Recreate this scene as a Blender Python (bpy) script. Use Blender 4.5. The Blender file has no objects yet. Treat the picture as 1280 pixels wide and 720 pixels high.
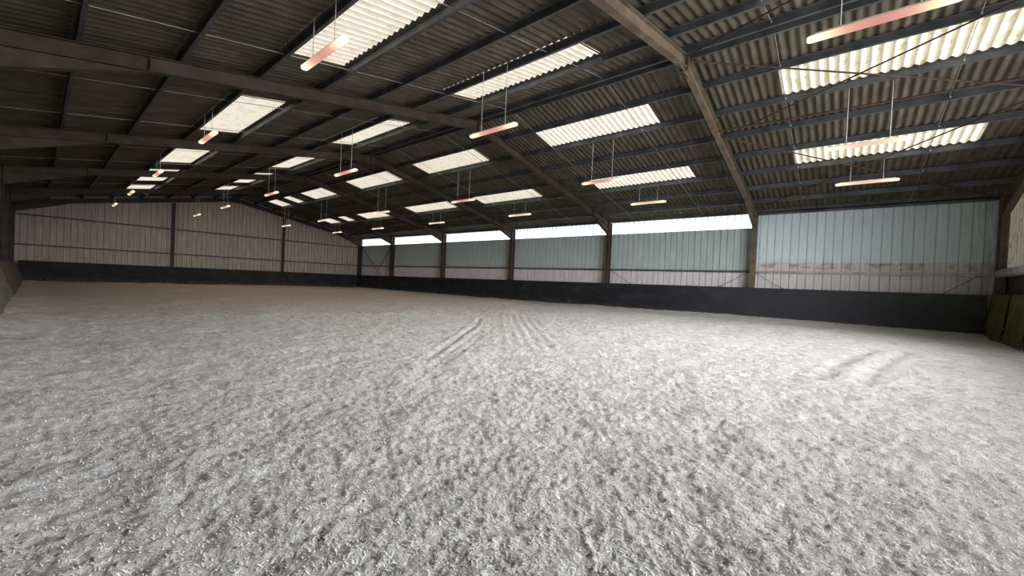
import bpy, math, random
import numpy as np
from mathutils import Vector, Matrix
random.seed(7)
rng = np.random.default_rng(11)
sc = bpy.context.scene
col = sc.collection

# ------------------------------------------------------------------ camera
CAM = Vector((0.72, 4.10, 1.2525))
yaw, pit, rol = math.radians(50.108), math.radians(-0.869), math.radians(2.532)
fw = Vector((math.sin(yaw)*math.cos(pit), math.cos(yaw)*math.cos(pit), math.sin(pit)))
rt = Vector((math.cos(yaw), -math.sin(yaw), 0))
up = rt.cross(fw)
R_ = math.cos(rol)*rt + math.sin(rol)*up
U_ = -math.sin(rol)*rt + math.cos(rol)*up
cd = bpy.data.cameras.new('camera')
cam = bpy.data.objects.new('camera', cd); col.objects.link(cam)
cd.sensor_width = 36; cd.lens = 497.15/1280*36; cd.clip_start = .05; cd.clip_end = 300
cam.matrix_world = Matrix(((R_.x, U_.x, -fw.x, CAM.x), (R_.y, U_.y, -fw.y, CAM.y), (R_.z, U_.z, -fw.z, CAM.z), (0, 0, 0, 1)))
sc.camera = cam

# ------------------------------------------------------------------ sky, exposure
sc.view_settings.view_transform = 'Standard'; sc.view_settings.look = 'None'
sc.view_settings.gamma = 1; sc.view_settings.exposure = 0.12
sc.view_settings.use_curve_mapping = False
SKY_TOP, SKY_SIDE, SKY_BACK = 1.45, 1.9, 18.5
w = bpy.data.worlds.new('overcast_sky'); sc.world = w; w.use_nodes = True
nt = w.node_tree; nt.nodes.clear()
wo = nt.nodes.new('ShaderNodeOutputWorld'); bg = nt.nodes.new('ShaderNodeBackground')
tc = nt.nodes.new('ShaderNodeTexCoord'); sp = nt.nodes.new('ShaderNodeSeparateXYZ')
nt.links.new(tc.outputs['Generated'], sp.inputs[0])
def wmath(op, a, b=None, c=None):
    n = nt.nodes.new('ShaderNodeMath'); n.operation = op
    for i, v in enumerate((a, b, c)):
        if v is None: continue
        if isinstance(v, (int, float)): n.inputs[i].default_value = v
        else: nt.links.new(v, n.inputs[i])
    return n.outputs[0]
def wmap(v, a, b, c, d):
    n = nt.nodes.new('ShaderNodeMapRange'); n.interpolation_type = 'SMOOTHSTEP'
    nt.links.new(v, n.inputs[0])
    for i, x in enumerate((a, b, c, d)): n.inputs[i+1].default_value = x
    return n.outputs[0]
# strong glow added low in the -Y sky (behind the near gable) to brighten the near floor, even cloud elsewhere, dull ground below
base = wmap(sp.outputs['Z'], 0.0, 0.6, SKY_SIDE, SKY_TOP)
back = wmap(sp.outputs['Y'], -0.95, -0.25, SKY_BACK, 0.0)
low = wmap(sp.outputs['Z'], 0.35, 0.75, 1.0, 0.0)
tot = wmath('ADD', base, wmath('MULTIPLY', back, low))
gnd = wmap(sp.outputs['Z'], -0.03, 0.0, 0.0, 1.0)
tot = wmath('MULTIPLY', tot, wmath('MULTIPLY_ADD', gnd, 0.65, 0.35))
nt.links.new(tot, bg.inputs['Strength'])
bg.inputs['Color'].default_value = (0.95, 0.965, 1.0, 1)
nt.links.new(bg.outputs[0], wo.inputs[0])
try:
    sc.cycles.use_denoising = True
    sc.cycles.max_bounces = 10; sc.cycles.diffuse_bounces = 6; sc.cycles.transmission_bounces = 6
    sc.cycles.sample_clamp_indirect = 6
except Exception: pass

# ------------------------------------------------------------------ dimensions
XL, XR = -0.60, 22.80          # long walls
YF = 43.65                     # far gable
XM = 11.30; SL = 0.195         # ridge
YN = -0.25                     # near gable
BAY = [-0.10, 7.5, 15, 22.5, 30, 37.5, 43.45]
def roof_z(x, z0=7.42): return z0 - SL*abs(x-XM)
def eave_z(): return 5.01

# ------------------------------------------------------------------ node materials
class NT:
    def __init__(s, name):
        s.m = bpy.data.materials.new(name); s.m.use_nodes = True
        s.t = s.m.node_tree; s.t.nodes.clear()
        s.out = s.t.nodes.new('ShaderNodeOutputMaterial')
        s.tc = s.t.nodes.new('ShaderNodeTexCoord')
        s.geo = None
    def node(s, k, **kw):
        n = s.t.nodes.new(k)
        for a, b in kw.items(): setattr(n, a, b)
        return n
    def link(s, a, b): s.t.links.new(a, b)
    def pos(s):
        if s.geo is None: s.geo = s.node('ShaderNodeNewGeometry')
        return s.geo.outputs['Position']
    def mapping(s, vec, scale=(1, 1, 1), rot=(0, 0, 0)):
        n = s.node('ShaderNodeMapping'); s.link(vec, n.inputs[0])
        n.inputs['Scale'].default_value = scale; n.inputs['Rotation'].default_value = rot
        return n.outputs[0]
    def noise(s, vec, scale, detail=3, rough=.55, dist=0):
        n = s.node('ShaderNodeTexNoise'); s.link(vec, n.inputs['Vector'])
        n.inputs['Scale'].default_value = scale; n.inputs['Detail'].default_value = detail
        n.inputs['Roughness'].default_value = rough; n.inputs['Distortion'].default_value = dist
        return n.outputs[0]
    def ramp(s, v, stops):
        n = s.node('ShaderNodeValToRGB'); s.link(v, n.inputs[0])
        e = n.color_ramp.elements
        while len(e) < len(stops): e.new(.5)
        for i, (p, c) in enumerate(stops):
            e[i].position = p; e[i].color = (c[0], c[1], c[2], 1) if not isinstance(c, (int, float)) else (c, c, c, 1)
        return n.outputs[0]
    def mix(s, f, a, b, mode='MIX'):
        n = s.node('ShaderNodeMix', data_type='RGBA', blend_type=mode)
        for sock, v in ((n.inputs[0], f), (n.inputs[6], a), (n.inputs[7], b)):
            if isinstance(v, (int, float)): sock.default_value = v
            elif isinstance(v, tuple): sock.default_value = (v[0], v[1], v[2], 1)
            else: s.link(v, sock)
        return n.outputs[2]
    def math(s, op, a, b=None, c=None, clamp=False):
        n = s.node('ShaderNodeMath', operation=op); n.use_clamp = clamp
        for i, v in enumerate((a, b, c)):
            if v is None: continue
            if isinstance(v, (int, float)): n.inputs[i].default_value = v
            else: s.link(v, n.inputs[i])
        return n.outputs[0]
    def maprange(s, v, a, b, c, d):
        n = s.node('ShaderNodeMapRange'); n.interpolation_type = 'SMOOTHSTEP'
        s.link(v, n.inputs[0])
        for i, x in enumerate((a, b, c, d)): n.inputs[i+1].default_value = x
        return n.outputs[0]
    def sep(s, v):
        n = s.node('ShaderNodeSeparateXYZ'); s.link(v, n.inputs[0]); return n.outputs
    def bsdf(s, color, rough=.7, metal=0, bump=None, bstr=.3, bdist=.02, spec=.3):
        b = s.node('ShaderNodeBsdfPrincipled')
        if isinstance(color, tuple): b.inputs['Base Color'].default_value = (*color, 1)
        else: s.link(color, b.inputs['Base Color'])
        if isinstance(rough, (int, float)): b.inputs['Roughness'].default_value = rough
        else: s.link(rough, b.inputs['Roughness'])
        b.inputs['Metallic'].default_value = metal
        b.inputs['Specular IOR Level'].default_value = spec
        if bump is not None:
            n = s.node('ShaderNodeBump'); n.inputs['Strength'].default_value = bstr; n.inputs['Distance'].default_value = bdist
            s.link(bump, n.inputs['Height']); s.link(n.outputs[0], b.inputs['Normal'])
        return b.outputs[0]
    def done(s, sh): s.link(sh, s.out.inputs[0]); return s.m

def simple(name, a, b, scale=3, rough=.6, metal=0, bump=.2, stretch=(1, 1, 1), spec=.3):
    n = NT(name); v = n.mapping(n.pos(), stretch)
    f = n.noise(v, scale, 4)
    c = n.ramp(f, [(.35, a), (.65, b)])
    return n.done(n.bsdf(c, rough, metal, f, bump, .01, spec))

M = {}
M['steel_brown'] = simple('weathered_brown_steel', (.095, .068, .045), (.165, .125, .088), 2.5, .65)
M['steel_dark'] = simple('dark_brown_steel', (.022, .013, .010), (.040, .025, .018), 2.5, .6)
M['steel_mid'] = simple('mid_brown_steel', (.036, .024, .016), (.068, .046, .031), 2.5, .65)
M['galv'] = simple('dull_galvanised_steel', (.062, .066, .068), (.12, .126, .128), 2, .45, .3, .1)
M['galv_light'] = simple('bright_galvanised_steel', (.30, .30, .28), (.45, .45, .42), 2, .5, .3, .1)
M['rust_pipe'] = simple('rusty_pipe_steel', (.040, .022, .014), (.095, .055, .036), 6, .8)
M['rod'] = simple('thin_rod_steel', (.20, .19, .17), (.32, .31, .28), 6, .5, .3)
M['wire'] = simple('grey_hanging_wire', (.55, .55, .52), (.75, .74, .70), 6, .5, .1)
M['bolt'] = simple('zinc_bolt', (.5, .5, .48), (.7, .7, .68), 6, .4, .6)
M['rail'] = simple('grey_painted_rail', (.42, .41, .38), (.60, .59, .55), 4, .5, .1)

# fibre-cement roofing: dirty grey brown, dust down each trough
n = NT('fibre_cement_roofing'); v = n.mapping(n.pos(), (1.0, 4.0, 1.0))
f = n.noise(v, 1.6, 5, .6); g = n.noise(n.pos(), 14, 3)
c = n.ramp(f, [(.3, (.060, .050, .034)), (.55, (.098, .084, .060)), (.75, (.136, .122, .090))])
c = n.mix(n.maprange(n.noise(n.pos(), .35, 2), .5, .7, 0, .4), c, (.066, .062, .036))
M['roof'] = n.done(n.bsdf(c, .9, 0, g, .25, .01, .1))

# translucent corrugated sheets: cream with dirt lines along the corrugations and mossy blotches
def translucent(name, clean, dirty, moss, moss_amt, line_axis='Y', pitch=.2, dirt=.55, thru=.0):
    n = NT(name); p = n.sep(n.pos())
    ph = n.math('MULTIPLY', p[line_axis], 2*math.pi/pitch)
    s = n.math('MULTIPLY_ADD', n.math('SINE', ph), .5, .5)
    nz = n.noise(n.mapping(n.pos(), (1.5, 5, 1.5)), 2.2, 4, .65)
    line = n.math('MULTIPLY', n.math('POWER', s, 2.0), n.math('MULTIPLY_ADD', nz, .9, .25), clamp=True)
    c = n.mix(n.math('MULTIPLY', line, dirt), clean, dirty)
    m = n.maprange(n.noise(n.pos(), 3.5, 4, .7), .48, .66, 0, moss_amt)
    c = n.mix(m, c, moss)
    tr = n.node('ShaderNodeBsdfTranslucent'); n.link(c, tr.inputs['Color'])
    df = n.node('ShaderNodeBsdfDiffuse'); n.link(c, df.inputs['Color'])
    mx = n.node('ShaderNodeMixShader'); mx.inputs[0].default_value = .12
    n.link(tr.outputs[0], mx.inputs[1]); n.link(df.outputs[0], mx.inputs[2])
    return n.done(mx.outputs[0])
M['rooflight'] = translucent('cream_translucent_sheet', (.70, .635, .53), (.20, .155, .12), (.44, .37, .24), .5, dirt=.95)
M['rooflight_mossy'] = translucent('mossy_translucent_sheet', (.58, .525, .40), (.14, .115, .10), (.30, .255, .13), .8, dirt=1.0)
M['strip'] = translucent('white_translucent_sheet', (.86, .90, .93), (.70, .74, .78), (.74, .78, .80), .3, pitch=.305, dirt=.5)
M['gable_clear'] = translucent('grubby_translucent_sheet', (.034, .0315, .024), (.013, .012, .009), (.014, .0135, .007), .8, line_axis='X', pitch=.305, dirt=.8)

# right wall cladding: pale blue-green paint over a pinkish white dado, dirt at the joint
n = NT('right_wall_cladding'); p = n.sep(n.pos())
nz = n.noise(n.mapping(n.pos(), (1, 3, .6)), 2.0, 4, .6)
# the bare band starts higher up in the bay by the near gable
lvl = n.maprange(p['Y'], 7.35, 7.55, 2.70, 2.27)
d = n.math('SUBTRACT', p['Z'], lvl)
d2 = n.math('ADD', d, n.math('MULTIPLY_ADD', nz, .14, -.07))
up_ = n.maprange(d2, -.02, .02, 0, 1)
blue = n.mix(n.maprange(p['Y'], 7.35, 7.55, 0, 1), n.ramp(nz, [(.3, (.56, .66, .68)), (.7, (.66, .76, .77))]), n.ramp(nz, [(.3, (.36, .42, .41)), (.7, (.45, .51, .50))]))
pink = n.ramp(nz, [(.3, (.54, .49, .49)), (.7, (.68, .635, .645))])
c = n.mix(up_, pink, blue)
near = n.maprange(p['Y'], 7.0, 7.5, 1, 0)
blot = n.maprange(n.noise(n.mapping(n.pos(), (1, 1.2, 2)), 2.6, 4, .7), .47, .6, 0, .7)
band = n.math('MULTIPLY', n.maprange(p['Z'], 2.33, 2.5, 0, 1), n.maprange(p['Z'], 2.62, 2.74, 1, 0))
c = n.mix(n.math('MULTIPLY', n.math('MULTIPLY', blot, band), near), c, (.24, .18, .11))
moss = n.math('MULTIPLY', n.maprange(p['Y'], 0.0, 1.6, .55, 0), n.maprange(nz, .35, .6, .2, 1))
c = n.mix(moss, c, (.17, .20, .13))
M['wall_right'] = n.done(n.bsdf(c, .55, 0, nz, .08, .01, .4))

n = NT('gable_wall_cladding'); v = n.mapping(n.pos(), (3, 1, .5)); f = n.noise(v, 1.6, 4, .6)
c = n.ramp(f, [(.3, (.25, .208, .168)), (.7, (.365, .318, .268))])
p = n.sep(n.pos())
M['wall_far'] = n.done(n.bsdf(c, .6, 0, f, .1, .01, .3))
M['wall_left'] = simple('dark_timber_cladding', (.025, .018, .012), (.05, .037, .026), 3, .8, 0, .3, (1, 4, .6))
M['slats'] = simple('dark_slatted_cladding', (.05, .045, .035), (.09, .08, .06), 3, .8, 0, .3, (4, 1, .6))

# black rubber-faced kickboards with moss near the corner
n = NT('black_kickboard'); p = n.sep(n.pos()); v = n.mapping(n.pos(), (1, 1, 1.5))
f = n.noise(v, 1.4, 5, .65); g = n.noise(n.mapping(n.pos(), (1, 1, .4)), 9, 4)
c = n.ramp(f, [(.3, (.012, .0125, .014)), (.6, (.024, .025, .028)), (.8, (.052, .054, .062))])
c = n.mix(n.maprange(p['Y'], 4, 14, .55, 0), c, (.060, .062, .070))  # paler towards the near end: sky reflection put into the board colour
my = n.maprange(p['Y'], .3, 3.4, 1, 0)
mossf = n.math('MULTIPLY', n.math('MULTIPLY', my, n.maprange(f, .42, .6, .15, .8)), n.maprange(p['Z'], .55, 1.3, .1, 1))
c = n.mix(mossf, c, (.065, .085, .028))
dust = n.math('MULTIPLY', n.maprange(p['Z'], .05, .35, .5, 0), n.maprange(g, .4, .6, 0, 1))
c = n.mix(dust, c, (.09, .09, .09))
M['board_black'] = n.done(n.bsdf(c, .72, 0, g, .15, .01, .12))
n = NT('mossy_olive_board'); f = n.noise(n.pos(), 2.2, 5, .65)
c = n.ramp(f, [(.3, (.045, .044, .014)), (.55, (.105, .100, .030)), (.75, (.15, .142, .05))])
M['board_olive'] = n.done(n.bsdf(c, .85, 0, f, .2, .01, .15))
M['board_grey'] = simple('weathered_grey_plywood', (.10, .095, .08), (.17, .16, .135), 2.5, .85, 0, .25, (1, .6, 2))
M['board_brown'] = simple('weathered_brown_plywood', (.07, .052, .036), (.13, .098, .07), 2.5, .85, 0, .25, (1, .6, 2))

# strip light diffuser: pinkish in the middle, yellow-white towards both ends
n = NT('glowing_diffuser'); p = n.sep(n.tc.outputs['Object'])
a = n.math('ABSOLUTE', n.math('DIVIDE', p['Y'], .82))
c = n.ramp(a, [(.0, (.72, .31, .26)), (.42, (.80, .42, .33)), (.70, (.98, .74, .48)), (.84, (1.0, .93, .66)), (1, (1.0, .90, .60))])
st = n.maprange(a, .25, .85, .95, 1.35)
rim = n.sep(n.tc.outputs['Object'])
e = n.node('ShaderNodeEmission'); n.link(c, e.inputs[0]); n.link(st, e.inputs[1])
M['diffuser'] = n.done(e.outputs[0])
n = NT('glowing_cream_diffuser'); p = n.sep(n.tc.outputs['Object'])
a = n.math('ABSOLUTE', n.math('DIVIDE', p['Y'], .82))
c = n.ramp(a, [(.0, (.88, .60, .45)), (.42, (.93, .68, .50)), (.70, (.98, .74, .48)), (.84, (1.0, .93, .66)), (1, (1.0, .90, .60))])
st = n.maprange(a, .25, .85, .95, 1.35)
rim = n.sep(n.tc.outputs['Object'])
e = n.node('ShaderNodeEmission'); n.link(c, e.inputs[0]); n.link(st, e.inputs[1])
M['diffuser_cream'] = n.done(e.outputs[0])
M['housing'] = simple('cream_light_housing', (.55, .50, .42), (.68, .63, .54), 5, .5)

# arena surface: pale sand mixed with white textile fibre
n = NT('sand_and_fibre_surface'); P = n.pos(); p = n.sep(P)
b1 = n.noise(P, .45, 4, .6)
b2 = n.noise(P, 7.5, 6, .72, .4)
b3 = n.noise(n.mapping(P, (1, 1, 1), (0, 0, .9)), 30, 6, .75, .9)
b4 = n.noise(P, 95, 4, .7, .6)
c = n.ramp(b2, [(.28, (.60, .578, .555)), (.5, (.77, .748, .727)), (.72, (.86, .845, .83))])
c = n.mix(n.maprange(b3, .37, .46, .75, 0), c, (.27, .255, .24))
c = n.mix(n.maprange(n.noise(P, 62, 4, .7, .8), .36, .45, .6, 0), c, (.33, .315, .30))
c = n.mix(n.maprange(b3, .54, .68, 0, .6), c, (.80, .79, .77))
c = n.mix(n.maprange(b4, .58, .70, 0, .5), c, (.88, .88, .87))
c = n.mix(n.maprange(b1, .5, .72, 0, .25), c, (.55, .52, .48))
mot = n.noise(n.mapping(P, (1, 1, 1)), 2.6, 6, .75, .3)
c = n.mix(n.maprange(mot, .40, .52, .42, 0), c, (.40, .365, .33))
# the colour turns from pale to tan towards the far end
far = n.math('MULTIPLY_ADD', n.math('SUBTRACT', b1, .5), 9.0, p['Y'])
c = n.mix(n.maprange(far, 10, 30, 0, .85), c, (.54, .415, .315))
edge = n.math('MULTIPLY', n.maprange(p['X'], 19.5, 22.4, 0, .5), n.maprange(b2, .35, .6, .3, 1))
c = n.mix(edge, c, (.52, .49, .42))
h = n.math('ADD', n.math('MULTIPLY', b3, .8), n.math('MULTIPLY', b4, .35))
h = n.math('ADD', h, n.math('MULTIPLY', b2, 1.1))
M['sand'] = n.done(n.bsdf(c, .95, 0, h, .9, .035, .1))
n = NT('white_textile_fibre'); f = n.noise(n.tc.outputs['Object'], 7, 2)
c = n.ramp(f, [(.35, (.48, .47, .45)), (.5, (.74, .73, .71)), (.65, (.88, .88, .87))])
M['fibre'] = n.done(n.bsdf(c, .8))
M['fibre_dark'] = simple('dark_textile_fibre', (.05, .045, .04), (.16, .12, .10), 5, .9)

# ------------------------------------------------------------------ mesh helpers
class MB:
    def __init__(s): s.v = []; s.f = []
    def add(s, vs, fs):
        o = len(s.v); s.v += [tuple(q) for q in vs]; s.f += [tuple(i+o for i in f) for f in fs]; return s
    def box(s, x0, x1, y0, y1, z0, z1):
        return s.add([(x0,y0,z0),(x1,y0,z0),(x1,y1,z0),(x0,y1,z0),(x0,y0,z1),(x1,y0,z1),(x1,y1,z1),(x0,y1,z1)],
                     [(0,3,2,1),(4,5,6,7),(0,1,5,4),(1,2,6,5),(2,3,7,6),(3,0,4,7)])
    def prism(s, poly, a, b):
        """poly: points; a,b: functions mapping a point to the two end positions"""
        n_ = len(poly); vs = [a(q) for q in poly] + [b(q) for q in poly]
        fs = [tuple(range(n_))[::-1], tuple(range(n_, 2*n_))] + [(i, (i+1) % n_, n_+(i+1) % n_, n_+i) for i in range(n_)]
        return s.add(vs, fs)
    def tube(s, a, b, r, seg=8):
        a = Vector(a); b = Vector(b); d = (b-a).normalized()
        u = d.orthogonal().normalized(); w_ = d.cross(u)
        ring = [(math.cos(2*math.pi*i/seg)*u + math.sin(2*math.pi*i/seg)*w_)*r for i in range(seg)]
        vs = [a+q for q in ring] + [b+q for q in ring]
        fs = [tuple(range(seg))[::-1], tuple(range(seg, 2*seg))] + [(i, (i+1) % seg, seg+(i+1) % seg, seg+i) for i in range(seg)]
        return s.add(vs, fs)
    def build(s, name, mat, parent=None, origin=None, smooth=False):
        me = bpy.data.meshes.new(name)
        o3 = Vector(origin) if origin is not None else Vector((0, 0, 0))
        me.from_pydata([tuple(Vector(q)-o3) for q in s.v], [], s.f); me.update()
        me.materials.append(mat)
        if smooth: me.polygons.foreach_set('use_smooth', [True]*len(me.polygons))
        ob = bpy.data.objects.new(name, me); col.objects.link(ob)
        if parent is not None:
            ob.parent = parent; ob.location = o3
        else: ob.location = o3
        return ob
def tag(o, label=None, cat=None, group=None, kind=None):
    if label: o['label'] = label
    if cat: o['category'] = cat
    if group: o['group'] = group
    if kind: o['kind'] = kind
    return o
def empty(name, loc=(0, 0, 0)):
    o = bpy.data.objects.new(name, None); col.objects.link(o); o.location = loc; o.empty_display_size = .3
    return o
def part(mb, name, mat, root, label=None, smooth=False):
    """mesh given in world space, parented to an unrotated thing"""
    rl = root.location.copy(); q = root.parent
    while q is not None: rl = rl + q.location; q = q.parent
    o = mb.build(name, mat, None, rl, smooth)
    o.parent = root; o.location = (0, 0, 0)
    if label: o['label'] = label
    return o

# ------------------------------------------------------------------ numpy value noise
def vnoise(x, y, seed=0):
    xi = np.floor(x).astype(np.int64); yi = np.floor(y).astype(np.int64)
    xf = x-xi; yf = y-yi; u = xf*xf*(3-2*xf); v_ = yf*yf*(3-2*yf)
    def hsh(a, b):
        k = (a*374761393 + b*668265263 + seed*982451653) & 0xffffffff
        k = ((k ^ (k >> 13))*1274126177) & 0xffffffff
        return ((k ^ (k >> 16)) & 0xffff)/65535.0
    return (hsh(xi, yi)*(1-u)+hsh(xi+1, yi)*u)*(1-v_) + (hsh(xi, yi+1)*(1-u)+hsh(xi+1, yi+1)*u)*v_ - .5
def sst(v_, a, b):
    t = np.clip((v_-a)/(b-a), 0, 1); return t*t*(3-2*t)
def seg_dist(x, y, pts):
    best = np.full(x.shape, 1e9)
    for (ax, ay), (bx, by) in zip(pts[:-1], pts[1:]):
        dx, dy = bx-ax, by-ay; t = np.clip(((x-ax)*dx+(y-ay)*dy)/(dx*dx+dy*dy), 0, 1)
        best = np.minimum(best, np.hypot(x-ax-t*dx, y-ay-t*dy))
    return best
def sand_h(x, y):
    x = np.asarray(x, float); y = np.asarray(y, float)
    h = .05*vnoise(x/2.3, y/2.3, 1) + .030*vnoise(x/.7, y/.7, 2) + .020*vnoise(x/.26+.3*y, y/.26, 3)
    h += .015*vnoise(x/.11, y/.11+x, 4) + .018*vnoise(x/.045, y/.045, 5) + .009*vnoise(x/.02, y/.02, 6)
    # harrow furrows: concentric turns by the far left corner, straight rows up the middle
    r = np.hypot(x-7.0, y-34.0)
    m = sst(vnoise(x/3.1, y/3.1, 8), -.1, .2)
    h += .016*np.sin(r*2*np.pi/.42)*m*sst(y, 12, 17)*(1-sst(x, 9, 12))
    q = (x-5.2)*.66-(y-9.0)*.75
    mm = np.exp(-((q-1.35)/.95)**2)*sst(x, 6.3, 7.5)*(1-sst(x, 12, 14))
    h += .0055*np.sin((q+.05*np.sin(x*.7))*2*np.pi/.25)*mm*(1+1.6*vnoise(x/.5, y/.5, 31))
    # single wheel / drag marks
    d = seg_dist(x, y, [(3.9, 8.35), (4.32, 8.79), (6.79, 10.62), (8.4, 11.8), (10.16, 13.32)])
    h += (-.015*np.exp(-(d/.05)**2) + .008*np.exp(-((d-.14)/.055)**2))*sst(x, 3.9, 5.2)*(1+1.2*vnoise(x/.3, y/.3, 21))
    d = seg_dist(x, y, [(3.7, 8.0), (5.5, 9.3), (9.0, 11.7)])
    h += -.008*np.exp(-((d-.08)/.08)**2)*(1+1.2*vnoise(x/.3, y/.3, 22))
    d = seg_dist(x, y, [(8.48, 4.1), (11.76, 3.67), (13.57, 3.26)])
    h += .022*np.exp(-(d/.12)**2) - .018*np.exp(-((d-.28)/.10)**2)
    # banks: thrown up along the walls
    h += .13*sst(x, 20.8, 22.5)*(1-sst(y, 8, 22)) + .03*sst(x, 21.3, 22.5)
    h += .07*sst(-x, -1.1, -.3)*(.6+vnoise(x/.5, y/.5, 9))
    return h

# ------------------------------------------------------------------ floor (one sheet, finest near the camera)
view = yaw
na_in, nr = 620, 460
ang_in = np.linspace(view-math.radians(60), view+math.radians(60), na_in)
ang_out = np.linspace(view+math.radians(60), view+math.radians(300), 60)[1:-1]
ang = np.concatenate([ang_in, ang_out]); na = len(ang)
rad = np.concatenate([[.02, .4, .9], np.exp(np.linspace(math.log(1.3), math.log(14), 330)), np.exp(np.linspace(math.log(14), math.log(60), nr-330+1))[1:]])
A, Rr = np.meshgrid(ang, rad, indexing='ij')
dx, dy = np.sin(A), np.cos(A)
xmin, xmax, ymin, ymax = XL+.02, XR-.05, YN+.02, YF-.05
with np.errstate(divide='ignore'):
    tx = np.where(dx > 0, (xmax-CAM.x)/dx, (xmin-CAM.x)/dx); ty = np.where(dy > 0, (ymax-CAM.y)/dy, (ymin-CAM.y)/dy)
tm = np.minimum(np.abs(tx), np.abs(ty)); Rc = np.minimum(Rr, tm)
fx = CAM.x+Rc*dx; fy = CAM.y+Rc*dy; fz = sand_h(fx, fy)
nrr = rad.size
idx = np.arange(na*nrr).reshape(na, nrr)
a0 = idx; a1 = np.roll(idx, -1, axis=0)
quads = np.stack([a0[:, :-1], a0[:, 1:], a1[:, 1:], a1[:, :-1]], -1).reshape(-1, 4)
rq = np.minimum(Rr[:, :-1], tm[:, :-1])
keep = (Rr[:, :-1] < np.maximum(tm[:, :1], np.roll(tm, -1, axis=0)[:, :1])).reshape(-1)
quads = quads[keep]
def np_mesh(name, co, quads, mat, smooth=False):
    me = bpy.data.meshes.new(name)
    me.vertices.add(len(co)); me.vertices.foreach_set('co', np.asarray(co, np.float32).ravel())
    me.loops.add(quads.size); me.loops.foreach_set('vertex_index', quads.ravel().astype(np.int32))
    me.polygons.add(len(quads)); me.polygons.foreach_set('loop_start', np.arange(0, quads.size, 4, dtype=np.int32))
    me.update(calc_edges=True); me.validate()
    me.materials.append(mat)
    if smooth: me.polygons.foreach_set('use_smooth', np.ones(len(me.polygons), bool))
    o = bpy.data.objects.new(name, me); col.objects.link(o); return o
fl = np_mesh('floor', np.stack([fx, fy, fz], -1).reshape(-1, 3), quads[:, ::-1], M['sand'], True)
tag(fl, kind='structure')

# ------------------------------------------------------------------ corrugated roof
PUR = [i*(XR-XM)/8 for i in range(9)]                # offset of each purlin line from the ridge, right slope
PL = [i*11.65/8 for i in range(9)]
RLY = [(1.25, 5.7), (9.1, 13.6), (17.0, 21.5), (23.9, 28.4), (30.6, 35.1), (37.1, 41.5)]
PITCH, AMP = .2, .027
def xs(side, i, f=0):
    L_ = PUR if side > 0 else PL
    a = L_[i]; b = L_[i+1] if i+1 < 9 else L_[i]+.5
    return XM + side*(a+(b-a)*f)
def corr(mb, side, row, y0, y1, lift=0.0, f0=0.0, f1=1.0, seg=8, lap=.0):
    """one row of corrugated sheet between purlin `row` and the next one down"""
    n_ = max(2, int(round((y1-y0)/PITCH*seg)))
    x0 = xs(side, row, f0); x1 = xs(side, row, f1) + side*lap
    vs = []
    for j, x in enumerate((x0, x1)):
        for k in range(n_+1):
            y = y0+(y1-y0)*k/n_
            z = 7.45 - SL*abs(x-XM) + AMP*math.sin(2*math.pi*y/PITCH) - (.012 if j else 0) + lift
            vs.append((x, y, z))
    fs = [(k, k+1, n_+2+k, n_+1+k) for k in range(n_)]
    if side < 0: fs = [q[::-1] for q in fs]
    mb.add(vs, fs)
ceil_mb = MB()
lights_rows = {1: (1, 4), -1: (1, 4)}                # rooflight rows, counted from the ridge
LROW = {1: (1, 4), -1: (1, 4)}
RL_X = {(1, 1): (12.80, 14.20), (1, 4): (17.15, 18.62)}
for side in (1, -1):
    for row in range(8):
        last = row == 7
        if row in LROW[side]:
            ys = [-.5]
            for a_, b_ in RLY: ys += [a_, b_]
            ys.append(YF+.3)
            for k in range(0, len(ys), 2): corr(ceil_mb, side, row, ys[k], ys[k+1], lap=.08)
        else:
            corr(ceil_mb, side, row, -.5, YF+.3, lap=.45 if last else .10)
# ridge capping
ceil_mb.prism([(XM-.35, 7.50), (XM, 7.57), (XM+.35, 7.50), (XM+.35, 7.48), (XM, 7.55), (XM-.35, 7.48)],
              lambda q: (q[0], -.5, q[1]), lambda q: (q[0], YF+.3, q[1]))
ce = ceil_mb.build('ceiling', M['roof'], smooth=True); tag(ce, kind='structure')

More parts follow.
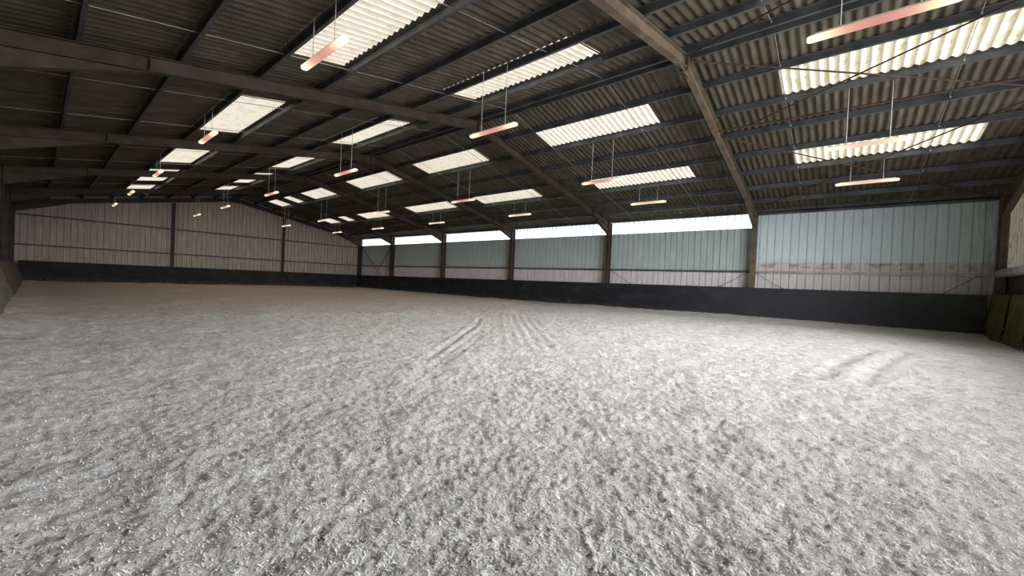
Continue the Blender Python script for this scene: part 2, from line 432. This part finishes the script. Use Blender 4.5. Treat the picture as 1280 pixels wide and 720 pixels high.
BAYW = ['nearest bay', 'second bay', 'third bay', 'fourth bay', 'fifth bay', 'last bay']
rlname = {(1, 1): 'right slope near the ridge', (1, 4): 'right slope near the wall',
          (-1, 1): 'left slope near the ridge', (-1, 4): 'left slope near the wall'}
for (side, row), where in rlname.items():
    for k, (a_, b_) in enumerate(RLY):
        mb = MB(); corr(mb, side, row, a_-.02, b_+.02, lift=.004, seg=10, lap=.05)
        mossy = side > 0 and k == 0
        x_ = (xs(side, row)+xs(side, row+1))/2
        t = empty('rooflight', (x_, (a_+b_)/2, roof_z(x_)))
        part(mb, 'translucent_sheet', M['rooflight_mossy' if mossy else 'rooflight'], t, smooth=True)
        for y in (a_, b_):                            # closer strips at the two side laps
            fb = MB()
            x0, x1 = xs(side, row, .02), xs(side, row, 1)
            fb.prism([(x0, 0), (x1, 0), (x1, -.012), (x0, -.012)],
                     lambda q, y=y: (q[0], y-.02, 7.437-SL*abs(q[0]-XM)-AMP+q[1]+.004), lambda q, y=y: (q[0], y+.02, 7.437-SL*abs(q[0]-XM)-AMP+q[1]+.004))
            part(fb, 'side_lap', M['roof'], t)
        if side < 0 and row == 1 and k == 1:
            # pale discs standing in for daylight dots along the lap beyond the purlin
            xg = xs(side, 2)-.17
            for j in range(int((b_-a_)/PITCH)-1):
                gl = MB(); yc = (math.floor(a_/PITCH)+.25)*PITCH + (j+1)*PITCH; zc = 7.45-SL*abs(xg-XM)-.012+AMP-.003
                m_ = 10; vs = [(xg+.035*math.cos(2*math.pi*i/m_), yc+.035*math.sin(2*math.pi*i/m_), zc-.010-.0*i) for i in range(m_)] + [(xg, yc, zc-.018)]
                vs2 = [(v0, v1, zc) for v0, v1, _ in vs[:m_]]
                o_ = len(vs)
                gl.add(vs+vs2, [(i, (i+1) % m_, m_) for i in range(m_)] + [(i, o_+i, o_+(i+1) % m_, (i+1) % m_) for i in range(m_)])
                part(gl, 'daylight_disc', M['rooflight'], t)
        if mossy: lab = 'mossy yellow-streaked translucent corrugated rooflight, %s, %s' % (where, BAYW[k])
        else: lab = 'cream translucent corrugated rooflight, %s, %s' % (where, BAYW[k])
        tag(t, lab, 'rooflight', 'translucent rooflights')

# ------------------------------------------------------------------ purlins (Z sections, full length)
def purlin(side, i):
    x = XM + side*((PUR if side > 0 else PL)[i])
    if i == 0: x = XM + side*.16
    if i == 8: x = XR-.14 if side > 0 else XL+.14
    s = side; zt = roof_z(x, 7.42) - AMP + .012
    h = .165
    s = 1   # lower flange points to +X on both slopes
    poly = [(x-.045, 0), (x+.006, 0), (x+.006, -h+.006), (x+.06, -h+.006), (x+.06, -h+.022), (x+.066, -h+.022), (x+.066, -h), (x, -h), (x, -.006), (x-.045, -.006)]
    t = empty('roof_purlin', (x, YN, zt-h))
    mb = MB().prism(poly, lambda q: (q[0], YN+.01, zt+q[1]), lambda q: (q[0], YF-.02, zt+q[1]))
    part(mb, 'purlin_rail', M['galv'], t)
    for k in range(1, 6):
        sm = MB()
        y = BAY[k]; sm.box(x-.008 if s > 0 else x+.0, x+.0 if s > 0 else x+.008, y-.35, y+.35, zt-h+.01, zt-.01)
        part(sm, 'joint_sleeve', M['galv'], t)
    nm = ['ridge', 'first', 'second', 'third', 'fourth', 'fifth', 'sixth', 'seventh', 'eave'][i]
    sd = 'right' if side > 0 else 'left'
    if i == 0: lab = 'long dark grey steel purlin along the ridge, %s slope side' % sd
    elif i == 8: lab = 'long grey steel eave purlin at the foot of the %s roof slope' % sd
    else: lab = 'long grey steel purlin on the %s roof slope, %s one down from the ridge' % (sd, nm)
    tag(t, lab, 'purlin', 'roof purlins')
for side in (1, -1):
    for i in range(9): purlin(side, i)
# ------------------------------------------------------------------ sag rods between purlins
ORD = ['nearest', 'second', 'third', 'fourth', 'fifth', 'far']
for side in (1, -1):
    for k in range(6):
        for q, off in enumerate((2.25, 5.6)):
            y = (BAY[k] if k else 0)+off
            if k == 5: y = BAY[k]+(2.0, 4.7)[q]
            if k == 1: y = (9.75, 13.42)[q]
            mb = MB(); xa, xb = XM+side*.2, XM+side*((PUR if side > 0 else PL)[8]-.18)
            mb.tube((xa, y, roof_z(xa, 7.30)), (xb, y+.05, roof_z(xb, 7.30)), .0085, 6)
            t = empty('sag_rod', (xa, y, roof_z(xa, 7.3)))
            part(mb, 'rod', M['rod'], t)
            for i in range(1, 8):
                bm_ = MB(); xx = XM+side*(PUR if side > 0 else PL)[i]
                bm_.tube((xx-side*.03-.012, y, roof_z(xx, 7.30)), (xx-side*.03+.012, y, roof_z(xx, 7.30)), .02, 6)
                part(bm_, 'locking_nut', M['bolt'], t)
            tag(t, 'thin steel sag rod across the %s roof slope, %s bay, %s of its pair' % ('right' if side > 0 else 'left', ORD[k], ('nearer', 'farther')[q]), 'rod', 'sag rods')

# ------------------------------------------------------------------ portal frames
def i_member(mb, path, y, half=.09, tf=.014, tw=.010):
    """path: list of (x_outer,z_outer,x_inner,z_inner) cross lines; I section with its web in the frame plane"""
    for (p0, p1) in zip(path[:-1], path[1:]):
        def lerp(c, f): return (c[0]+(c[2]-c[0])*f, c[1]+(c[3]-c[1])*f)
        for f0, f1, w_ in ((0, None, half), (None, 1, half), (0, 1, tw/2)):
            def pt(c, f, base):
                L_ = math.hypot(c[2]-c[0], c[3]-c[1]); e_ = tf/L_
                if base == 'o': return lerp(c, e_)
                if base == 'i': return lerp(c, 1-e_)
                return lerp(c, f)
            if f1 is None: q = [lerp(p0, 0), lerp(p1, 0), pt(p1, 0, 'o'), pt(p0, 0, 'o')]
            elif f0 is None: q = [pt(p0, 0, 'i'), pt(p1, 0, 'i'), lerp(p1, 1), lerp(p0, 1)]
            else: q = [lerp(p0, 0), lerp(p1, 0), lerp(p1, 1), lerp(p0, 1)]
            mb.prism(q, lambda r, w_=w_: (r[0], y-w_, r[1]), lambda r, w_=w_: (r[0], y+w_, r[1]))
FN = {0: 'brown steel portal frame against the near gable at the right edge', 1: 'brown steel portal frame nearest ahead of the camera, beside the blue wall bay',
      2: 'brown steel portal frame, second ahead of the camera', 3: 'brown steel portal frame, third ahead of the camera',
      4: 'dark steel portal frame, fourth ahead of the camera', 5: 'dark steel portal frame, last one before the far gable', 6: 'dark steel portal frame standing against the far gable wall'}
def top_z(x): return roof_z(x, 7.42)-AMP+.012-.165-.004
D = .30
for k, y in enumerate(BAY):
    mt = M['steel_brown'] if k < 2 else M['steel_mid'] if k < 5 else M['steel_dark']  # steel tone steps darker along the row of frames
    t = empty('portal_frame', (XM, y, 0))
    for s, xw in ((1, XR-.05), (-1, XL+.05)):
        # column
        xi = xw - s*.36; zt = top_z(xw-s*.05)
        mb = MB(); i_member(mb, [(xw, .0, xi, .0), (xw, top_z(xw), xi, top_z(xi))], y, .095)
        mb.box(min(xw, xi), max(xw, xi), y-.095, y+.095, 4.20, 4.215)
        cm = part(mb, 'column', mt, t)
        mb = MB().box(min(xw, xi)-.04, max(xw, xi)+.04, y-.14, y+.14, .0, .02); part(mb, 'base_plate', mt, cm)
        # rafter
        xa = xi; mb = MB()
        i_member(mb, [(xa, top_z(xa), xa, top_z(xa)-D), (XM+s*.01, top_z(XM), XM+s*.01, top_z(XM)-D)], y, .085)
        rf = part(mb, 'rafter', mt, t)
        # haunch under the rafter at the eaves
        mb = MB(); xh = xi - s*(2.0 if s > 0 else 2.3)
        zb = top_z(xi)-D; zh = top_z(xh)-D
        q = [(xi, zb), (xh, zh), (xh, zh-.012), (xi, zb-.42)]
        mb.prism(q, lambda r: (r[0], y-.006, r[1]), lambda r: (r[0], y+.006, r[1]))
        q = [(xh, zh), (xi, zb-.42), (xi, zb-.436), (xh, zh-.016)]
        mb.prism(q, lambda r: (r[0], y-.085, r[1]), lambda r: (r[0], y+.085, r[1]))
        mb.box(xh-.008, xh+.008, y-.08, y+.08, zh, top_z(xh)-.02)
        part(mb, 'haunch', mt, rf)
    # apex plates and gusset
    mb = MB().box(XM-.016, XM+.016, y-.10, y+.10, top_z(XM)-D-.09, top_z(XM)-.01)
    q = [(XM-.45, top_z(XM-.45)-D), (XM, top_z(XM)-D), (XM+.45, top_z(XM+.45)-D), (XM, top_z(XM)-D-.10)]
    mb.prism(q, lambda r: (r[0], y-.008, r[1]), lambda r: (r[0], y+.008, r[1]))
    part(mb, 'apex_plate', mt, t)
    tag(t, FN[k], 'portal frame', 'steel portal frames')

# ------------------------------------------------------------------ roof and wall bracing
def rod_thing(name, a, b, r, mat, label, cat='brace', group=None, seg=8, plates=True):
    t = empty(name, a); mb = MB().tube(a, b, r, seg); part(mb, 'bar', mat, t)
    if plates:
        for e in (a, b):
            pm = MB().box(e[0]-.06, e[0]+.06, e[1]-.05, e[1]+.05, e[2]-.008, e[2]+.008)
            part(pm, 'end_plate', mat, t)
    tag(t, label, cat, group); return t
def rp(x, y, dz=0): return (x, y, roof_z(x, 7.17)+dz)
rod_thing('diagonal_brace', rp(11.45, 7.40), rp(15.9, .35), .022, M['rust_pipe'], 'rusty diagonal brace from the ridge of the nearest frame across the right slope')
rod_thing('diagonal_brace', rp(15.3, 7.40), rp(11.6, .35, -.03), .020, M['rust_pipe'], 'rusty diagonal brace crossing under the mossy upper rooflight up to the ridge')
rod_thing('tie_pipe', rp(14.75, 7.40, -.10), (14.95, .25, roof_z(14.95, 7.07)), .035, M['rust_pipe'], 'rusty brown pipe running between the mossy rooflights from nearest frame to gable', 'pipe')
rod_thing('diagonal_brace', rp(15.4, 7.38), rp(22.2, .35), .020, M['rust_pipe'], 'thin brace falling from the nearest frame to the corner over the blue wall')
rod_thing('diagonal_brace', rp(21.9, 7.38), rp(15.6, .40, -.03), .020, M['rust_pipe'], 'thin brace rising from the nearest column top across the lower mossy rooflight')
rod_thing('diagonal_brace', rp(11.15, 7.40), rp(7.4, .35), .020, M['rust_pipe'], 'dark diagonal brace from the ridge of the nearest frame across the left slope')
def wall_brace(y0, z0, y1, z1, label, x=XR-.10, r=.022):
    rod_thing('wall_brace', (x, y0, z0), (x, y1, z1), r, M['steel_dark'], label, 'brace', 'wall braces')
wall_brace(37.6, 4.4, 40.6, 1.35, 'dark diagonal wall brace in the far bay, leaning from the last free column')
wall_brace(43.3, 4.2, 39.6, 1.35, 'dark diagonal wall brace in the far bay, leaning from the corner column')
wall_brace(8.9, 1.5, 7.7, 2.2, 'short diagonal knee brace under the wall rail, far side of the nearest column', r=.009)
wall_brace(6.3, 1.5, 7.4, 2.2, 'short diagonal knee brace under the wall rail, near side of the nearest column', r=.009)
wall_brace(1.3, 1.5, .4, 2.2, 'short diagonal knee brace under the wall rail by the near corner', r=.009)
wall_brace(13.6, 1.45, 14.8, 2.2, 'short diagonal knee brace under the wall rail, near side of the second column', r=.009)

# ------------------------------------------------------------------ walls
def clad(mb, axis, c0, c1, fixed, out, z0, z1, pitch=.305, depth=.045, zt=None):
    """ribbed sheet, ribs vertical. axis 'x' or 'y' runs along; out = +1/-1 pushes recess outward. zt: top height function"""
    pts = []
    n_ = int(math.ceil((c1-c0)/pitch))
    for i in range(n_):
        a = c0+i*pitch
        for o_, d_ in ((0, 0), (pitch*.40, 0), (pitch*.42, .12), (pitch*.46, .12), (pitch*.48, 0), (pitch*.89, 0), (pitch*.91, 1), (pitch*.975, 1)):
            if a+o_ <= c1: pts.append((a+o_, d_))
    pts.append((c1, 0))
    vs = []
    for c, d_ in pts:
        f = fixed+out*depth*d_
        vs.append((f, c, z0) if axis == 'y' else (c, f, z0))
    for c, d_ in pts:
        f = fixed+out*depth*d_; z = zt(c) if zt else z1
        vs.append((f, c, z) if axis == 'y' else (c, f, z))
    m_ = len(pts); mb.add(vs, [(i, i+1, m_+i+1, m_+i) for i in range(m_-1)])
mb = MB()
clad(mb, 'y', YN-.05, 7.5, XR, 1, -.05, 5.12)
clad(mb, 'y', 7.5, YF+.05, XR, 1, -.05, 4.34)
tag(mb.build('wall_right', M['wall_right']), kind='structure')
for k in range(1, 6):
    mb = MB(); clad(mb, 'y', BAY[k]+.0, BAY[k+1]+(.15 if k == 5 else 0), XR+.02, 1, 4.27, 5.18)
    tag(mb.build('window_%d' % k, M['strip']), kind='structure')
    # metal sill / frame of the strip
    mb = MB().box(XR-.02, XR+.03, BAY[k], BAY[k+1], 4.325, 4.345)
    tag(mb.build('trim_%d' % k, M['galv']), kind='structure')
gz = lambda x: roof_z(x, 7.42)+.05
mb = MB(); clad(mb, 'x', XL, XR, YF, 1, -.05, 0, .305, .06, gz)
tag(mb.build('wall_far', M['wall_far']), kind='structure')
mb = MB(); clad(mb, 'y', YN-.05, YF+.05, XL, -1, -.05, 5.20, .22, .02)
tag(mb.build('wall_left', M['wall_left']), kind='structure')
# near gable: slatted foot, grubby clear sheets by the right corner, unseen opening above the boards elsewhere, shaped to light the near floor
mb = MB(); clad(mb, 'x', 17.6, XR, YN, -1, -.05, 2.50, .16, .02)
mb.box(XL, 17.6, YN-.06, YN, -.05, 1.45)
mb.add([(XL, YN, 1.45), (2.2, YN, 1.45), (2.2, YN, roof_z(2.2, 7.45)), (XL, YN, roof_z(XL, 7.45)), (XL, YN-.05, 1.45), (2.2, YN-.05, 1.45), (2.2, YN-.05, roof_z(2.2, 7.45)), (XL, YN-.05, roof_z(XL, 7.45))],
       [(0, 1, 2, 3), (7, 6, 5, 4), (0, 4, 5, 1), (1, 5, 6, 2), (2, 6, 7, 3), (3, 7, 4, 0)])
tag(mb.build('wall_near', M['slats']), kind='structure')
mb = MB(); clad(mb, 'x', 17.6, XR, YN-.02, -1, 2.46, 0, .305, .026, gz)
tag(mb.build('window_6', M['gable_clear']), kind='structure')
mb = MB()
for i in range(40):
    a, b = 2.2+i*(15.4/40), 2.2+(i+1)*(15.4/40)
    za, zb = roof_z(a, 7.45), roof_z(b, 7.45)
    mb.prism([(a, max(5.0, za-.9)), (b, max(5.0, zb-.9)), (b, zb), (a, za)], lambda q: (q[0], YN-.05, q[1]), lambda q: (q[0], YN-.01, q[1]))
tag(mb.build('trim_6', M['wall_far']), kind='structure')
# sky light entering the open gable: sampling portal only
pd = bpy.data.lights.new('gable_opening_portal', 'AREA'); pd.shape = 'RECTANGLE'; pd.size = 15.4; pd.size_y = 4.4
po = bpy.data.objects.new('gable_opening_portal', pd); col.objects.link(po)
po.location = (9.9, YN-.08, 3.6); po.rotation_euler = (math.radians(90), 0, 0)
try: pd.cycles.is_portal = True
except Exception: bpy.data.objects.remove(po)

# girts (horizontal rails) on the walls
def rail(name, a, b, w_, h, mat, label, axis, cat='rail', group='wall rails'):
    t = empty(name, a)
    mb = MB()
    if axis == 'y':
        x, z = a[0], a[2]
        poly = [(x, z), (x+w_, z), (x+w_, z+.05), (x+w_-.006, z+.05), (x+w_-.006, z+.006), (x+.006, z+.006), (x+.006, z+h-.006), (x+w_, z+h-.006), (x+w_, z+h), (x, z+h)]
        mb.prism(poly, lambda q: (q[0], a[1], q[1]), lambda q: (q[0], b[1], q[1]))
    else:
        y, z = a[1], a[2]
        poly = [(y, z), (y+w_, z), (y+w_, z+h), (y, z+h)]
        mb.prism(poly, lambda q: (a[0], q[0], q[1]), lambda q: (b[0], q[0], q[1]))
    o = part(mb, 'rail_section', mat, t)
    tag(t, label, cat, group); return t
for k in range(6):
    y0, y1 = BAY[k]+.1, BAY[k+1]-.1
    rail('wall_rail', (XR-.10, y0, 2.20), (XR-.10, y1, 2.20), .09, .10, M['galv_light'] if k == 0 else M['galv'],
         ['pale steel rail across the blue wall panel bay by the near corner', 'grey rail on the right wall, first bay with a clear strip', 'grey rail on the right wall, second bay with a clear strip',
          'grey rail on the right wall, third bay with a clear strip', 'grey rail on the right wall, fourth bay with a clear strip', 'dark rail on the right wall, braced bay in the far corner'][k], 'y')
rail('eave_rail', (XR-.14, .0, 4.93), (XR-.14, 7.4, 4.93), .12, .14, M['galv'], 'grey eave rail along the top of the blue wall by the near corner', 'y', group='eave rails')
GX = [XL+.1, 7.34, 15.10, XR-.1]
for j, (z, zl) in enumerate(((2.22, 'lower'), (4.10, 'upper'))):
    for i in range(3):
        rail('wall_rail', (GX[i]+.1, YF-.10, z), (GX[i+1]-.1, YF-.10, z), .08, .08, M['steel_mid'],
             '%s grey rail on the far gable wall, %s of its three lengths' % (zl, ('left', 'middle', 'right')[i]), 'x')
for i in (1, 2):
    x = GX[i]; t = empty('gable_post', (x, YF-.2, 0))
    mb = MB(); i_member(mb, [(x-.08, 0, x+.08, 0), (x-.08, top_z(x)-.36, x+.08, top_z(x)-.36)], YF-.20, .09)
    part(mb, 'post_section', M['steel_dark'], t)
    mb = MB().box(x-.12, x+.12, YF-.31, YF-.05, 0, .02); part(mb, 'base_plate', M['steel_dark'], t)
    tag(t, 'dark steel post on the far gable wall, %s of the two' % ('left', 'right')[i-1], 'post', 'gable posts')
# near gable rail, thick rounded
t = empty('gable_rail', (20.1, YN+.2, 2.3))
mb = MB().tube((17.7, YN+.2, 2.30), (XR-.50, YN+.2, 2.30), .15, 20); part(mb, 'pipe', M['rail'], t, smooth=True)
tag(t, 'thick rounded grey rail on the near gable under the grubby clear sheets', 'rail')

# ------------------------------------------------------------------ kickboards
def board(p0, p1, zb, zt, lean, thick, mat, label, group, topw=None, post=None):
    """p0,p1: base ends of the arena-side face (x,y); lean: horizontal shift of the top, away from the arena"""
    (x0, y0), (x1, y1) = p0, p1
    d = Vector((x1-x0, y1-y0, 0)).normalized(); nrm = Vector((lean[0], lean[1], 0)); L_ = nrm.length; nn = nrm.normalized()
    t = empty('kickboard', ((x0+x1)/2, (y0+y1)/2, zb))
    g = .002
    a = Vector((x0, y0, 0))+d*g; b = Vector((x1, y1, 0))-d*g
    z0a, z1a = zb, zt if not isinstance(zt, tuple) else zt[0]; z1b = zt if not isinstance(zt, tuple) else zt[1]
    mb = MB(); vs = []
    for e, z1_ in ((a, z1a), (b, z1b)):
        vs += [e+Vector((0, 0, zb)), e+nrm+Vector((0, 0, z1_)), e+nrm+nn*thick+Vector((0, 0, z1_)), e+nn*thick+Vector((0, 0, zb))]
    mb.add(vs, [(0, 1, 2, 3), (7, 6, 5, 4), (0, 4, 5, 1), (1, 5, 6, 2), (2, 6, 7, 3), (3, 7, 4, 0)])
    part(mb, 'panel', mat, t)
    # timber bearer behind the top edge and one low down
    for fz in (.30, .90):
        mb = MB()
        c = nrm*fz + nn*(thick+.002)
        q0, q1 = a+c, b+c; za = zb+(z1a-zb)*fz; zb_ = zb+(z1b-zb)*fz
        vs = []
        for e, z_ in ((q0, za), (q1, zb_)):
            vs += [e+Vector((0, 0, z_-.05)), e+Vector((0, 0, z_+.05)), e+nn*.05+Vector((0, 0, z_+.05)), e+nn*.05+Vector((0, 0, z_-.05))]
        mb.add(vs, [(0, 1, 2, 3), (7, 6, 5, 4), (0, 4, 5, 1), (1, 5, 6, 2), (2, 6, 7, 3), (3, 7, 4, 0)])
        part(mb, 'bearer', M['board_brown'], t)
    tag(t, label, 'kickboard', group); return t
def hr(y): return 1.53 - .0062*y
ys = [.20, 3.33, 6.65, 9.97, 13.2, 16.5, 19.8, 23.1, 26.4, 29.7, 33.0, 36.3, 39.6, YF-.5]
pos = ['black kickboard panel with green moss in the near right corner', 'black kickboard panel, second from the near right corner', 'black kickboard panel in front of the nearest column',
       'black kickboard panel, fourth from the near right corner', 'black kickboard panel just before the second column']
for i in range(13):
    lab = pos[i] if i < 5 else 'black kickboard panel on the right wall, %s from the near corner' % ['sixth', 'seventh', 'eighth', 'ninth', 'tenth', 'eleventh', 'twelfth', 'thirteenth'][i-5]
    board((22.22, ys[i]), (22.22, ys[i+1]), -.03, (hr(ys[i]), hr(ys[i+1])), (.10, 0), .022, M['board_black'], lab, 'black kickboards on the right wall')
xsb = [.02+i*(22.18/7) for i in range(8)]
for i in range(7):
    board((xsb[i], YF-.52), (xsb[i+1], YF-.52), -.05, 1.26+.01*i/7, (0, .10), .022, M['board_black'],
          'black kickboard panel along the far gable, %s from the left' % ['first', 'second', 'third', 'fourth', 'fifth', 'sixth', 'seventh'][i], 'black kickboards on the far wall')
xo = [22.20, 20.1, 18.2, 16.4]
for i in range(3):
    board((xo[i]-(.0 if i == 0 else .14), .30), (xo[i+1]+.14, .30), -.03, 1.54, (0, -.14), .022, M['board_olive'],
          'mossy olive green kickboard on the near gable, %s' % ['in the right corner', 'second from the corner', 'third from the corner'][i], 'olive kickboards on the near gable')
yl = [8.1, 11.5, 15.0, 18.4, 21.8, 25.6, 29.0, 32.4, 35.8, 39.3, YF-.55]
for i in range(10):
    mt = M['board_grey'] if i < 5 else M['board_brown']
    board((.25, yl[i]+(.25 if i == 5 else 0)), (.25, yl[i+1]-(.25 if i == 4 else 0)), -.03, 1.17, (-.36, 0), .022, mt,
          '%s leaning plywood kickboard on the left wall, %s from the camera' % ('grey' if i < 5 else 'brown', ['first', 'second', 'third', 'fourth', 'fifth', 'sixth', 'seventh', 'eighth', 'ninth', 'tenth'][i]), 'leaning plywood kickboards on the left wall')

# ------------------------------------------------------------------ hanging strip lights
LEN = 1.64
def light_proto():
    t = empty('hanging_strip_light')
    # diffuser: rounded trough, ends tapered
    mb = MB(); sec = []
    for i in range(14):
        a = 2*math.pi*i/14; cx_ = math.cos(a); sz = math.sin(a)
        sec.append((.070*math.copysign(abs(cx_)**.8, cx_), .044*math.copysign(abs(sz)**.8, sz)))
    st = [(-LEN/2, .55), (-LEN/2+.012, .82), (-LEN/2+.04, .97), (-LEN/2+.08, 1)] 
    st = st + [(LEN*f, 1) for f in (-.3, -.15, 0, .15, .3)] + [(-a, b) for a, b in st[::-1]]
    vs = []; fs = []
    for (yy, sc_) in st:
        for (xx, zz) in sec: vs.append((xx*sc_, yy, zz*sc_))
    m_ = 14
    for j in range(len(st)-1):
        for i in range(m_): fs.append((j*m_+i, j*m_+(i+1) % m_, (j+1)*m_+(i+1) % m_, (j+1)*m_+i))
    fs.append(tuple(range(m_))[::-1]); fs.append(tuple(range((len(st)-1)*m_, len(st)*m_)))
    mb.add(vs, fs); d_ = mb.build('diffuser', M['diffuser'], t, smooth=True)
    mb = MB(); mb.prism([(-.042, .034), (.042, .034), (.034, .068), (-.034, .068)], lambda q: (q[0], -LEN/2+.10, q[1]), lambda q: (q[0], LEN/2-.10, q[1]))
    mb.build('housing', M['housing'], t)
    return t
HOUS = light_proto()
cy = {0: (3.85, 3.9, 3.82, 3.70), 1: (11.45, 11.33, 11.30, 11.25), 2: (18.95, 19.05, 18.88, 18.88), 3: (26.6, 26.6, 26.2, 26.42), 4: (34.1, 34.3, 33.95, 34.0), 5: (41.2, 41.25, 40.8, 40.95)}
LX = (3.95, 8.30, 14.30, 18.80)
rown = ['left wall row', 'row left of ridge', 'row right of ridge', 'right wall row']
bayn = ['nearest', 'second from camera', 'third from camera', 'fourth from camera', 'fifth from camera', 'by the far gable']
used = False
for k in range(6):
    for r in range(4):
        if k == 0 and r == 0: continue            # none shows there
        loc = (LX[r], cy[k][r], 5.18)
        if not used: t = HOUS; used = True
        else:
            t = HOUS.copy(); col.objects.link(t)
            for ch in [c for c in HOUS.children if c.name.split('.')[0] in ('diffuser', 'housing')]:
                c2 = ch.copy(); c2.parent = t; col.objects.link(c2)
        t.location = loc
        for ch in t.children:
            if ch.name.split('.')[0] == 'diffuser':
                ch.material_slots[0].link = 'OBJECT'; ch.material_slots[0].material = M['diffuser_cream' if (r == 3 or (r == 2 and k in (0, 3, 4, 5))) else 'diffuser']
        ztop = 7.45-SL*abs(LX[r]-XM)-AMP-.004
        for s in (-1, 1):
            mb = MB().tube((0, s*.42, .07), (0, s*.42, ztop-5.18), .0065, 6)
            mb.add([(.02*math.cos(a*math.pi/4), s*.42+.02*math.sin(a*math.pi/4), .085) for a in range(8)]+[(0, s*.42, .07)], [(i, (i+1) % 8, 8) for i in range(8)])
            mb.build('hanging_wire', M['wire'], t)
        tag(t, 'glowing %s strip light on wires, %s, %s' % ('cream' if (r == 3 or (r == 2 and k in (0, 3, 4, 5))) else 'pink-centred', rown[r], bayn[k]), 'hanging light', 'hanging strip lights')

# ------------------------------------------------------------------ fibre scraps lying on the sand
def scraps(name, n_, mat, rmin, rmax, lmin, lmax, wmin, wmax, seed):
    g_ = np.random.default_rng(seed)
    a = view+np.radians(g_.uniform(-56, 56, n_)); r = np.exp(g_.uniform(math.log(rmin), math.log(rmax), n_))
    x = CAM.x+r*np.sin(a); y = CAM.y+r*np.cos(a)
    ok = (x > .35) & (x < 22) & (y > .9) & (y < 43); x, y = x[ok], y[ok]; n_ = len(x)
    th = g_.uniform(0, math.pi, n_); L_ = g_.uniform(lmin, lmax, n_)/2; W_ = g_.uniform(wmin, wmax, n_)/2
    dx_, dy_ = np.cos(th), np.sin(th); z = sand_h(x, y)
    t1, t2, bend = g_.uniform(-.004, .005, n_), g_.uniform(-.004, .005, n_), g_.uniform(.000, .006, n_)
    co = np.zeros((n_, 6, 3))
    for j, (u, zz) in enumerate(((-1, t1), (0, bend), (1, t2))):
        for s_, i_ in ((-1, 0), (1, 1)):
            co[:, j*2+i_, 0] = x+u*L_*dx_-s_*W_*dy_; co[:, j*2+i_, 1] = y+u*L_*dy_+s_*W_*dx_
            co[:, j*2+i_, 2] = sand_h(co[:, j*2+i_, 0], co[:, j*2+i_, 1])*.5+z*.5+.004+zz
    b_ = np.arange(n_)[:, None]*6
    q = np.concatenate([b_+np.array([[0, 2, 3, 1]]), b_+np.array([[2, 4, 5, 3]])], 0)
    return np_mesh(name, co.reshape(-1, 3), q, mat)
o = scraps('fibre_scraps', 42000, M['fibre'], 1.5, 9, .008, .030, .003, .007, 3)
tag(o, 'countless small white textile scraps scattered over the sand', 'fibre scraps', kind='stuff')
o = scraps('dark_scraps', 500, M['fibre_dark'], 1.6, 10, .008, .024, .004, .010, 5)
tag(o, 'sparse dark brown bits scattered over the pale sand', 'dark scraps', kind='stuff')
